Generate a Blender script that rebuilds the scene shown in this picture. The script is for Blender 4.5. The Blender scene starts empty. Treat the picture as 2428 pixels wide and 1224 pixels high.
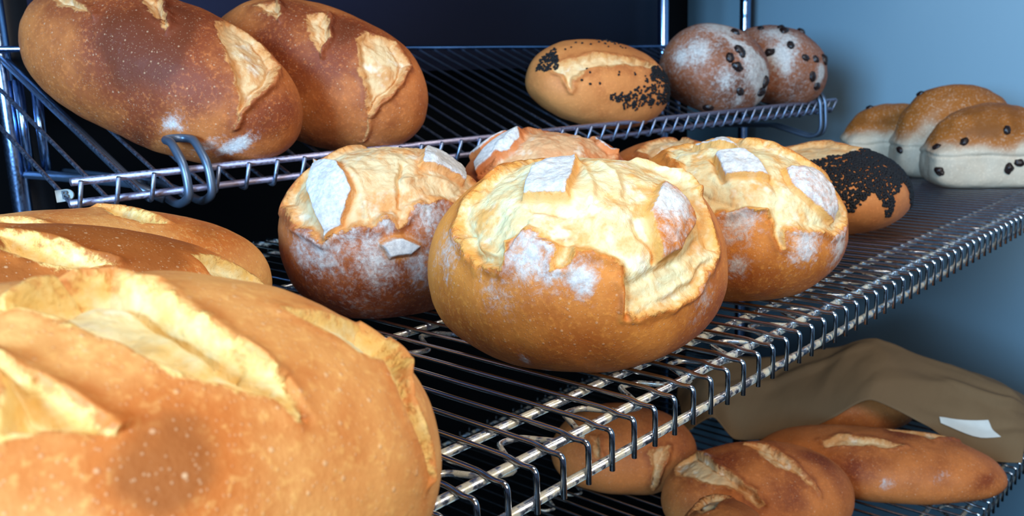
import bpy, bmesh, math, random
import numpy as np
from mathutils import Vector, Matrix

# ------------------------------------------------------------------ scale, camera, light
U = 0.019            # one wire pitch of the main shelf, in metres
Z0 = 48.0            # main shelf height above the floor, in pitches
SC = bpy.context.scene
COL = SC.collection
def W(x, y, z): return Vector((x*U, y*U, (z+Z0)*U))

CAMP = (-12.573, -13.035, 9.081)
yaw, pitch, roll = 0.82109, -0.203945, -0.035276
fw = Vector((math.sin(yaw)*math.cos(pitch), math.cos(yaw)*math.cos(pitch), math.sin(pitch)))
rt = Vector((math.cos(yaw), -math.sin(yaw), 0)); up = rt.cross(fw)
rt, up = math.cos(roll)*rt + math.sin(roll)*up, -math.sin(roll)*rt + math.cos(roll)*up
cd = bpy.data.cameras.new('camera'); cam = bpy.data.objects.new('camera', cd); COL.objects.link(cam)
cd.sensor_width = 36.0; cd.lens = 36.0*2113.88/2428.0; cd.clip_start = 0.01; cd.clip_end = 50
cam.matrix_world = Matrix.Translation(W(*CAMP)) @ Matrix((rt, up, -fw)).transposed().to_4x4()
cd.dof.use_dof = True; cd.dof.focus_distance = 25.5*U; cd.dof.aperture_fstop = 18.0
SC.camera = cam

world = bpy.data.worlds.new('world'); SC.world = world; world.use_nodes = True
bg = world.node_tree.nodes['Background']
bg.inputs[0].default_value = (0.30, 0.42, 0.75, 1); bg.inputs[1].default_value = 0.12

def area(name, loc, target, size, power, color, sy=None, spread=180):
    l = bpy.data.lights.new(name, 'AREA'); l.energy = power; l.color = color
    l.shape = 'RECTANGLE'; l.size = size*U; l.size_y = (sy or size)*U; l.spread = math.radians(spread)
    o = bpy.data.objects.new(name, l); COL.objects.link(o)
    o.location = W(*loc); o.rotation_euler = (W(*target)-W(*loc)).to_track_quat('-Z', 'Y').to_euler()
    return o
# ceiling lamp above the counter edge, the shop window far to the left and an added fill light behind the viewer that brightens the loaf sides
area('ceiling_lamp', (10, -9, 50), (12, 6, 0), 26, 3.6, (1.0, 0.96, 0.89), 14)
area('window_daylight', (-78, -14, 24), (80, 14, 4), 30, 74, (0.33, 0.63, 1.0), 30)
area('front_fill', (-14, -60, 40), (16, 6, 2), 40, 16.5, (1.0, 0.95, 0.88), 30)

vs = SC.view_settings
vs.view_transform = 'Standard'; vs.look = 'None'; vs.gamma = 1.0; vs.use_curve_mapping = False
vs.exposure = 0.0

# ------------------------------------------------------------------ helpers
def lin(c): return tuple(((v/255)/12.92 if v/255 <= .04045 else ((v/255+.055)/1.055)**2.4) for v in c)
def link(o, parent=None):
    COL.objects.link(o)
    if parent: o.parent = parent
    return o
def tag(o, label=None, cat=None, group=None, kind=None):
    if label: o['label'] = label
    if cat: o['category'] = cat
    if group: o['group'] = group
    if kind: o['kind'] = kind
    return o
def empty(name, loc, label, cat, group=None):
    o = bpy.data.objects.new(name, None); o.empty_display_size = .02; o.location = loc
    return tag(link(o), label, cat, group)
def smooth(me): me.polygons.foreach_set('use_smooth', np.ones(len(me.polygons), bool))
def mesh_np(name, V, faces, mat, sm=True):
    """V (n,3) in metres; faces (m,3|4) int array"""
    me = bpy.data.meshes.new(name); V = np.asarray(V, np.float32); faces = np.asarray(faces, np.int32)
    n, k = faces.shape
    me.vertices.add(len(V)); me.vertices.foreach_set('co', V.ravel())
    me.loops.add(n*k); me.loops.foreach_set('vertex_index', faces.ravel())
    me.polygons.add(n); me.polygons.foreach_set('loop_start', np.arange(0, n*k, k, dtype=np.int32))
    me.update(calc_edges=True)
    if sm: smooth(me)
    me.materials.append(mat)
    return me
class MB:
    """collects tubes, boxes and blobs given in pitches (z from the main shelf); builds one mesh"""
    def __init__(s): s.v = []; s.f = []
    def tube(s, pts, r, seg=8, cap=True, closed=False):
        P = [np.array(q, float) for q in pts]; n = len(P); b0 = sum(len(a) for a in s.v)
        ring = []; ref = None
        for i in range(n):
            if closed: t = P[(i+1) % n]-P[i-1]
            else: t = P[min(i+1, n-1)]-P[max(i-1, 0)]
            t = t/(np.linalg.norm(t)+1e-12)
            if ref is None:
                ref = np.array([0, 0, 1.]) if abs(t[2]) < .9 else np.array([1., 0, 0])
            a = ref-t*(ref@t); a /= np.linalg.norm(a)+1e-12; ref = a; b = np.cross(t, a)
            rr = r[i] if hasattr(r, '__len__') else r
            th = np.arange(seg)*2*math.pi/seg
            ring.append(P[i]+rr*(np.cos(th)[:, None]*a+np.sin(th)[:, None]*b))
        s.v.append(np.concatenate(ring))
        m = n if closed else n-1
        for i in range(m):
            j = (i+1) % n
            for k in range(seg):
                k2 = (k+1) % seg
                s.f.append((b0+i*seg+k, b0+i*seg+k2, b0+j*seg+k2, b0+j*seg+k))
        if cap and not closed:
            for e, o in ((0, -1), (n-1, 1)):
                c = b0+e*seg
                for k in range(1, seg-2+1, 2):
                    q = (c, c+k, c+k+1, c+(k+2) % seg)
                    s.f.append(q if o > 0 else q[::-1])
        return s
    def box(s, a, b):
        b0 = sum(len(q) for q in s.v); (x0, y0, z0), (x1, y1, z1) = a, b
        s.v.append(np.array([(x, y, z) for z in (z0, z1) for y in (y0, y1) for x in (x0, x1)], float))
        for q in ((0, 2, 3, 1), (4, 5, 7, 6), (0, 1, 5, 4), (2, 6, 7, 3), (0, 4, 6, 2), (1, 3, 7, 5)):
            s.f.append(tuple(b0+i for i in q))
        return s
    def build(s, name, mat, parent=None, org=(0, 0, 0), sm=True):
        V = (np.concatenate(s.v)-np.array(org))*U
        if parent is None: V = V+0
        o = bpy.data.objects.new(name, mesh_np(name, V, s.f, mat, sm))
        link(o, parent)
        if parent is None: o.location = W(*org)
        return o
def round_path(pts, r=.15, n=4):
    P = [np.array(q, float) for q in pts]; out = [P[0]]
    for i in range(1, len(P)-1):
        a, b, c = P[i-1], P[i], P[i+1]
        d1 = min(r, .45*np.linalg.norm(a-b)); d2 = min(r, .45*np.linalg.norm(c-b))
        p1 = b+(a-b)/np.linalg.norm(a-b)*d1; p2 = b+(c-b)/np.linalg.norm(c-b)*d2
        for k in range(n+1):
            t = k/n; out.append((1-t)**2*p1+2*t*(1-t)*b+t*t*p2)
    out.append(P[-1]); return out

# ------------------------------------------------------------------ materials
class NT:
    def __init__(s, name):
        s.m = bpy.data.materials.new(name); s.m.use_nodes = True; s.t = s.m.node_tree; s.b = s.t.nodes['Principled BSDF']
        s.tc = s.t.nodes.new('ShaderNodeTexCoord').outputs['Object']
    def _set(s, sock, v):
        if hasattr(v, 'node'): s.t.links.new(v, sock)
        elif v is not None: sock.default_value = v if not isinstance(v, tuple) or len(v) != 3 or sock.type != 'RGBA' else (*v, 1)
    def set(s, key, v): s._set(s.b.inputs[key], v)
    def noise(s, scale, detail=3, rough=.55, dist=0, vec=None):
        n = s.t.nodes.new('ShaderNodeTexNoise'); s._set(n.inputs['Vector'], vec if vec is not None else s.tc)
        n.inputs['Scale'].default_value = scale; n.inputs['Detail'].default_value = detail
        n.inputs['Roughness'].default_value = rough; n.inputs['Distortion'].default_value = dist
        return n.outputs['Fac']
    def voro(s, scale, out='Distance', vec=None):
        n = s.t.nodes.new('ShaderNodeTexVoronoi'); s._set(n.inputs['Vector'], vec if vec is not None else s.tc)
        n.inputs['Scale'].default_value = scale; return n.outputs[out]
    def mapv(s, scale, rot=(0, 0, 0)):
        n = s.t.nodes.new('ShaderNodeMapping'); s._set(n.inputs['Vector'], s.tc)
        n.inputs['Scale'].default_value = scale; n.inputs['Rotation'].default_value = rot; return n.outputs[0]
    def math(s, op, a, b=0., c=0.):
        n = s.t.nodes.new('ShaderNodeMath'); n.operation = op
        for i, v in enumerate((a, b, c)): s._set(n.inputs[i], v)
        return n.outputs[0]
    def rng(s, v, a, b, c=0., d=1., sm=True):
        n = s.t.nodes.new('ShaderNodeMapRange'); n.interpolation_type = 'SMOOTHSTEP' if sm else 'LINEAR'
        for i, q in enumerate((v, a, b, c, d)): s._set(n.inputs[i], q)
        return n.outputs[0]
    def mix(s, f, a, b):
        n = s.t.nodes.new('ShaderNodeMix'); n.data_type = 'RGBA'
        s._set(n.inputs[0], f); s._set(n.inputs[6], a); s._set(n.inputs[7], b); return n.outputs[2]
    def attr(s, name):
        n = s.t.nodes.new('ShaderNodeAttribute'); n.attribute_name = name; return n.outputs['Fac']
    def bump(s, h, strength=.3, dist=.002):
        n = s.t.nodes.new('ShaderNodeBump'); n.inputs['Strength'].default_value = strength
        n.inputs['Distance'].default_value = dist; s._set(n.inputs['Height'], h); s.set('Normal', n.outputs[0])
def flat(name, rgb, rough=.5, metal=0., spec=.5, var=.06, sc=60):
    t = NT(name); c = lin(rgb); f = t.noise(sc, 4)
    t.set('Base Color', t.mix(f, tuple(v*(1-var*2) for v in c), tuple(min(1, v*(1+var*2)) for v in c)))
    t.set('Roughness', rough); t.set('Metallic', metal); t.set('Specular IOR Level', spec); return t.m

def chrome(name, rgb, rough, dirt=0.):
    t = NT(name); f = t.noise(150, 3); g = t.noise(420, 2)
    d = t.rng(f, .62-dirt*.25, .72-dirt*.2)
    t.set('Base Color', t.mix(t.math('MULTIPLY', d, min(1, dirt*1.2)), lin(rgb), lin((196, 186, 160))))
    t.set('Metallic', t.math('SUBTRACT', 1., t.math('MULTIPLY', d, min(1, dirt*1.1))))
    t.set('Roughness', t.rng(g, .3, .7, rough*.8, rough*1.3)); return t.m
M_CHROME = chrome('chrome_wire', (196, 202, 208), .16)
M_CHROME_DUSTY = chrome('chrome_rail_with_flour_dust', (190, 192, 196), .28, .75)
M_ZINC = chrome('zinc_wire', (172, 164, 182), .48)
M_DECK = chrome('dull_zinc_wire', (136, 146, 166), .42)
M_POST = chrome('chrome_post', (150, 178, 220), .2)
M_BRACKET = flat('grey_painted_steel', (96, 112, 132), .38, .75)
M_SLOT = flat('dark_steel', (34, 36, 42), .5, .3)
M_BLACK = flat('shade_black', (5, 5, 7), .8, 0, .2)
M_FLOOR = flat('dark_floor', (58, 56, 55), .6)
M_SEED = flat('poppy_seed', (22, 21, 23), .6, 0, .3)
M_RAISIN = flat('raisin', (34, 20, 17), .4, 0, .5, .3, 300)
M_LABEL = flat('white_paper', (214, 214, 204), .7)

def wall_mat():
    t = NT('painted_wall'); f = t.noise(1.4, 3); g = t.noise(90, 3)
    t.set('Base Color', t.mix(f, lin((170, 204, 220)), lin((184, 214, 226)))); t.set('Roughness', .8); t.set('Specular IOR Level', .15)
    t.bump(g, .12, .001); return t.m
M_WALL = wall_mat()
def panel_mat():
    t = NT('navy_board'); f = t.noise(4, 3)
    t.set('Base Color', t.mix(f, lin((42, 43, 64)), lin((52, 53, 76)))); t.set('Roughness', .6); t.set('Specular IOR Level', .3); return t.m
M_PANEL = panel_mat()
def kraft_mat():
    t = NT('kraft_paper'); f = t.noise(5, 4); g = t.noise(60, 5); h = t.noise(20, 3, vec=t.mapv((1, 14, 1)))
    c = t.mix(f, lin((112, 88, 62)), lin((132, 106, 74))); c = t.mix(t.math('MULTIPLY', h, .35), c, lin((108, 84, 58)))
    t.set('Base Color', c); t.set('Roughness', .8); t.set('Specular IOR Level', .2); t.bump(t.math('ADD', g, t.math('MULTIPLY', f, 3.)), .35, .002); return t.m
M_KRAFT = kraft_mat()

def bread_mat(name, crust, dark, crumb, toast, speck=.6, dust=0., pore=.5, rough=.58):
    """crust/dark: baked crust light and deep; crumb/toast: torn cut face and its browned edge"""
    t = NT(name); cut = t.attr('cut'); plate = t.attr('plate'); flour = t.attr('flour'); bake = t.attr('bake')
    n1 = t.noise(26, 4, .6); n2 = t.noise(95, 4, .6); n3 = t.noise(330, 3); fine = t.noise(800, 2)
    # crust
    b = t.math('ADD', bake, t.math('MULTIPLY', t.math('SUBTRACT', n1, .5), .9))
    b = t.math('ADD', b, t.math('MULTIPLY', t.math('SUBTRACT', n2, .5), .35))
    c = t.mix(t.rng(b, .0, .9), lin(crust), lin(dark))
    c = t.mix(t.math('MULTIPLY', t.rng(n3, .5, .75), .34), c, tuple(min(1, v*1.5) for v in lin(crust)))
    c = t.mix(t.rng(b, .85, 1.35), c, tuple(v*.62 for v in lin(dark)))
    # small pale blisters
    v1 = t.voro(260); r1 = t.voro(260, 'Color')
    sp = t.math('MULTIPLY', t.rng(v1, .26, .12), t.rng(r1, .66, .70))
    v2 = t.voro(620); sp2 = t.math('MULTIPLY', t.rng(v2, .34, .1), t.rng(t.voro(620, 'Color'), .45, .55))
    spk = t.math('MULTIPLY', t.math('MAXIMUM', sp, t.math('MULTIPLY', sp2, .7)), speck)
    c = t.mix(spk, c, tuple(min(1, .35*q+.65*r) for q, r in zip(lin(crust), lin((236, 205, 165)))))
    # torn crumb
    c = t.mix(t.math('MULTIPLY', t.math('MULTIPLY', t.rng(cut, -.55, -.05), t.rng(n2, .3, .62)), .6), c, lin(dark))
    e = t.math('ADD', cut, t.math('MULTIPLY', t.math('SUBTRACT', n2, .5), .42))
    e = t.math('ADD', e, t.math('MULTIPLY', t.math('SUBTRACT', n3, .5), .2))
    cm = t.rng(e, -.05, .06)
    w = t.noise(70, 5, .65, .8)
    k = t.mix(t.rng(w, .36, .68), lin(crumb), tuple(.55*a+.45*b_ for a, b_ in zip(lin(crumb), lin(toast))))
    k = t.mix(t.math('MULTIPLY', t.rng(t.noise(42, 4, .65), .48, .66), .75), k, lin(toast))
    k = t.mix(t.math('MULTIPLY', t.rng(t.noise(60, 3, .6), .55, .7), .5), k, lin((236, 228, 204)))
    k = t.mix(t.math('MULTIPLY', t.rng(e, .22, .02), .85), k, lin(toast))
    c = t.mix(cm, c, k)
    # crust plates left standing between the cuts
    pl = t.rng(t.math('ADD', plate, t.math('MULTIPLY', t.math('SUBTRACT', n3, .5), .16)), -.02, .05)
    c = t.mix(pl, c, t.mix(n2, lin(crust), lin(dark)))
    c = t.mix(t.math('MULTIPLY', t.math('MULTIPLY', t.rng(plate, -.26, -.02), t.rng(plate, .05, -.0)), .75), c, lin(toast))
    # flour
    fn = t.noise(210, 5, .75); streak = t.noise(120, 4, .7, 1.5)
    ff = t.math('ADD', flour, dust); ff = t.math('MULTIPLY', ff, t.math('SUBTRACT', 1., t.math('MULTIPLY', t.math('MULTIPLY', cm, t.math('SUBTRACT', 1., pl)), .75)))
    fm = t.rng(t.math('ADD', ff, t.math('MULTIPLY', t.math('SUBTRACT', t.math('MULTIPLY', t.math('ADD', fn, streak), .5), .5), 2.1)), .2, .95)
    fm = t.math('MULTIPLY', fm, t.rng(ff, .0, .25))
    c = t.mix(t.math('MULTIPLY', fm, .9), c, t.mix(t.rng(t.noise(260, 4, .7), .3, .7), lin((186, 186, 182)), lin((226, 224, 216))))
    t.set('Base Color', c)
    t.set('Roughness', t.math('ADD', t.math('MULTIPLY', t.math('MAXIMUM', cm, fm), .25), rough)); t.set('Specular IOR Level', .22)
    hgt = t.math('ADD', t.math('MULTIPLY', t.math('MULTIPLY', w, cm), 1.6), t.math('ADD', t.math('MULTIPLY', n3, .35), t.math('MULTIPLY', spk, .5)))
    hgt = t.math('ADD', hgt, t.math('MULTIPLY', fm, .3)); hgt = t.math('ADD', hgt, t.math('MULTIPLY', fine, .12))
    t.bump(hgt, .55, .0016); return t.m

# ------------------------------------------------------------------ numpy noise and loaf meshes
def _h(i, j, k, s):
    n = (i*374761393+j*668265263+k*2147483647+s*1274126177) & 0xffffffff
    n = ((n ^ (n >> 13))*1274126177) & 0xffffffff
    return ((n ^ (n >> 16)) & 0xffff)/65535.0
def vnoise(P, s=0):
    I = np.floor(P).astype(np.int64); f = P-I; f = f*f*(3-2*f); r = 0
    for a in (0, 1):
        for b in (0, 1):
            for c in (0, 1):
                w = (f[:, 0] if a else 1-f[:, 0])*(f[:, 1] if b else 1-f[:, 1])*(f[:, 2] if c else 1-f[:, 2])
                r = r+w*_h(I[:, 0]+a, I[:, 1]+b, I[:, 2]+c, s)
    return r-.5
def fbm(P, sc, s=0, o=3):
    r = 0; a = 1.
    for k in range(o): r = r+a*vnoise(P*sc*(2.03**k)+17.3*k, s+k); a *= .5
    return r
def sstep(x, a, b):
    t = np.clip((x-a)/(b-a), 0, 1); return t*t*(3-2*t)
_ico = {}
def ico(n):
    if n not in _ico:
        bm = bmesh.new(); bmesh.ops.create_icosphere(bm, subdivisions=n, radius=1)
        bm.verts.ensure_lookup_table()
        V = np.array([v.co[:] for v in bm.verts]); V /= np.linalg.norm(V, axis=1)[:, None]
        Fc = np.array([[v.index for v in f.verts] for f in bm.faces]); bm.free(); _ico[n] = (V, Fc)
    return _ico[n]
def poly_sd(Q, poly):
    """signed distance, positive inside, and the outward direction"""
    A = np.array(poly, float); B = np.roll(A, -1, 0); best = np.full(len(Q), 1e9); vec = np.zeros((len(Q), 2)); ins = np.zeros(len(Q), bool)
    for a, b in zip(A, B):
        d = b-a; t = np.clip(((Q-a)@d)/(d@d+1e-12), 0, 1); c = Q-(a+t[:, None]*d); r = (c*c).sum(1)
        m = r < best; best[m] = r[m]; vec[m] = c[m]
        cr = ((a[1] > Q[:, 1]) != (b[1] > Q[:, 1])) & (Q[:, 0] < (b[0]-a[0])*(Q[:, 1]-a[1])/(b[1]-a[1]+1e-12)+a[0])
        ins ^= cr
    d = np.sqrt(best); sd = np.where(ins, d, -d); return sd, vec/(d[:, None]+1e-9)*np.where(ins, -1, 1)[:, None]
def vnorm(V, F):
    n = np.cross(V[F[:, 1]]-V[F[:, 0]], V[F[:, 2]]-V[F[:, 0]]); N = np.zeros_like(V)
    for k in range(3):
        for a in range(3): N[:, a] += np.bincount(F[:, k], n[:, a], len(V))
    return N/(np.linalg.norm(N, axis=1)[:, None]+1e-12)
TILT = 0.4050
FR = {'main': (np.array([0, 0, .08]), np.eye(3)),
      'up': (np.array([0, 19.98, 5.00]), np.array([[1., 0, 0], [0, math.cos(TILT), math.sin(TILT)], [0, -math.sin(TILT), math.cos(TILT)]])),
      'low': (np.array([0, 0, -17.12]), np.eye(3))}
def loaf_matrix(frame, cx, cy, ang):
    O, R = FR[frame]; p = O+cx*R[0]+cy*R[1]
    cs, sn = math.cos(ang), math.sin(ang)
    ax = cs*R[0]+sn*R[1]; ay = -sn*R[0]+cs*R[1]
    m = Matrix((ax, ay, R[2])).transposed().to_4x4(); m.translation = W(*p); return m
def base_shape(D, a, b, c, e, wid, taper=0.):
    r = (np.abs(D)**e).sum(-1)**(-1/e); P = D*r[:, None]
    z = P[:, 2]; z = np.where(z > 0, z*(1-wid)*c, z*wid*1.2*c); z = np.maximum(z, -wid*c)
    ty = 1-taper*P[:, 0]**2
    return np.stack([P[:, 0]*a, P[:, 1]*b*ty, z+wid*c], -1)
def chart(D, a, b):
    psi = np.arccos(np.clip(D[:, 2], -1, 1)); h = np.hypot(D[:, 0], D[:, 1])+1e-9
    return np.stack([psi*D[:, 0]/h*a*.75, psi*D[:, 1]/h*b*.75], -1)
def unchart(q, a, b):
    x, y = q[0]/(a*.75), q[1]/(b*.75); psi = math.hypot(x, y); s = math.sin(psi)/(psi+1e-9)
    return np.array([x*s, y*s, math.cos(psi)])
SEEDRNG = random.Random(5)

def make_loaf(key, name, label, mat, res=7, depth=.24, lip=.08, lump=.12, cat='bread', group=None, e=2.15, wid=.4, taper=0., ear=.16, spikes=0., jag=.22, bake_fn=None, ph=.1):
    frame, (cx, cy, a, b, c, ang), ft = LOAF[key]; c += .36 if frame == 'up' else 0
    D, F = ico(res); sd0 = sum(map(ord, key))*7
    P = base_shape(D, a, b, c, e, wid, taper); N = vnorm(P, F); Q = chart(D, a, b); S = P+sd0
    n = len(D); cut = np.full(n, -1.); h = fbm(S, .22, sd0)*lump*2+fbm(S, .8, sd0+5)*lump*.45
    jit = np.stack([fbm(S, 1.6, sd0+9), fbm(S+50, 1.6, sd0+10)], -1)*jag
    dep = np.zeros(n); lipv = np.zeros(n)
    for it in ft.get('cut', []):
        s, v = poly_sd(Q+jit, it[0]); cut = np.maximum(cut, s)
        o = np.exp(-((s+.06)/.13)**2)*(s < .1)
        if len(it) > 1:
            k = sstep(v@np.array(it[1], float), .0, .8); lipv += o*lip*.4+np.exp(-((s+.02)/.16)**2)*ear*k*(1+.7*fbm(S, .7, 3))
            lipv += spikes*np.exp(-((s)/.10)**2)*k*np.clip(fbm(S, 1.7, 31, 1)*3, 0, 1)
            dep += sstep(s, 0, .22)*depth*(1+k*1.2*np.exp(-(np.maximum(s, 0)/.22)**2)*0)+np.exp(-((s-.12)/.1)**2)*k*depth*.9
        else:
            lipv += o*lip*(1+1.6*fbm(S, .9, 7)); dep += sstep(s, -.02, .25)*depth
    inside = sstep(cut, .05, .3)
    h = h-np.minimum(dep, depth*2)+np.maximum(lipv, 0)*(cut < .15)+inside*fbm(S, 1.0, sd0+21, 4)*.22
    for pts, wd, hh in ft.get('ridge', []):
        A = np.array(pts, float); dm = np.full(n, 9.)
        for a_, b_ in zip(A[:-1], A[1:]):
            d_ = b_-a_; t_ = np.clip(((Q+jit*.5-a_)@d_)/(d_@d_+1e-12), 0, 1); dm = np.minimum(dm, np.hypot(*(Q+jit*.5-(a_+t_[:, None]*d_)).T))
        h += hh*np.exp(-(dm/wd)**2)*(1+.8*fbm(S, .8, 50))
    plate = np.full(n, -1.); flour = np.zeros(n)
    ps = np.zeros(n)
    for poly, fl in ft.get('plate', []):
        s, v = poly_sd(Q+jit*.35, poly); plate = np.maximum(plate, s)
        ps = np.maximum(ps, sstep(s, -.10, .06)); flour = np.maximum(flour, sstep(s, -.02, .06)*fl)
    h = h+ps*(depth*.8+ph)
    for (q, r, am) in ft.get('flour', []):
        flour = np.maximum(flour, am*np.exp(-(((Q-np.array(q))/r)**2).sum(1)))
    for it in ft.get('pale', []):
        s, v = poly_sd(Q+jit, it[0]); flour = np.maximum(flour, sstep(s, -.25, .3)*.5)
    bake = .28+fbm(S, .35, sd0+40)*.5
    if bake_fn: bake = bake+bake_fn(P/np.array([a, b, c]))
    for (q, r, am) in ft.get('bake', []):
        bake = bake+1.0*am*np.exp(-(((Q-np.array(q))/r)**2).sum(1))
    V = P+N*h[:, None]; V[:, 2] = np.maximum(V[:, 2], 0)
    me = mesh_np(name, V*U, F, mat)
    for nm, arr in (('cut', cut), ('plate', plate), ('flour', flour), ('bake', np.clip(bake, 0, 1.6))):
        at = me.attributes.new(nm, 'FLOAT', 'POINT'); at.data.foreach_set('value', np.asarray(arr, np.float32))
    o = bpy.data.objects.new(name, me); link(o); o.matrix_world = loaf_matrix(frame, cx, cy, ang); tag(o, label, cat, group)
    # poppy seeds: one scatter nobody could count
    if 'seed' in ft:
        sv = []; sf = []; rs = np.random.RandomState(sd0 % 9999)
        octv = np.array([(1, 0, 0), (-1, 0, 0), (0, 1, 0), (0, -1, 0), (0, 0, 1), (0, 0, -1)], float)
        ic, icf = ico(2); Nn = vnorm(V, F); k = 0
        for poly, dens in ft['seed']:
            s, _ = poly_sd(Q, poly)
            # area per face for even scattering
            fa = np.linalg.norm(np.cross(V[F[:, 1]]-V[F[:, 0]], V[F[:, 2]]-V[F[:, 0]]), axis=1)/2
            fin = (s[F].mean(1)+fbm(V[F].mean(1), 1.3, 60)*.5) > (-.12 if dens > 20 else 0)
            pr = fa*fin; tot = pr.sum()
            if tot <= 0: continue
            cnt = int(tot*dens*.55); pick = rs.choice(len(F), cnt, p=pr/tot)
            for f in pick:
                w = rs.dirichlet((1, 1, 1)); pos = w@V[F[f]]; nn = Nn[F[f][0]]
                t1 = np.cross(nn, rs.normal(size=3)); t1 /= np.linalg.norm(t1)+1e-9; t2 = np.cross(nn, t1)
                r = rs.uniform(.055, .08); M = np.stack([t1*r*1.25, t2*r, nn*r*.9])
                sv.append(pos+nn*r*.45+ic@M); sf.append(icf+k); k += len(ic)
        so = bpy.data.objects.new('poppy_seeds', mesh_np('poppy_seeds', np.concatenate(sv)*U, np.concatenate(sf), M_SEED)); link(so, o)
        tag(so, 'black poppy seeds', kind='stuff')
    for i, (q,) in enumerate(ft.get('raisin', [])):
        d = unchart(q, a, b); j = int(np.argmax(D@d)); raisin(o, V[j], vnorm(V, F)[j], i)
    return o
_rais = []
def raisin(parent, pos, nn, i, size=.42):
    if not _rais:
        for s in range(3):
            D, F = ico(4); P = D*np.array([1, .72, .6])*(1+.35*fbm(D+s*9, 1.7, s*11, 3))[:, None]
            _rais.append(mesh_np('raisin', P*U*.42, F, M_RAISIN))
    o = bpy.data.objects.new('raisin', _rais[i % 3]); link(o, parent)
    z = Vector(nn); x = z.orthogonal().normalized(); y = z.cross(x)
    m = Matrix((x, y, z)).transposed().to_4x4() @ Matrix.Rotation(i*1.7, 4, 'Z'); m.translation = Vector(pos)*U
    o.matrix_local = m @ Matrix.Scale(size/.42*(.85+.3*((i*37) % 10)/10), 4)
    return o
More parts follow.
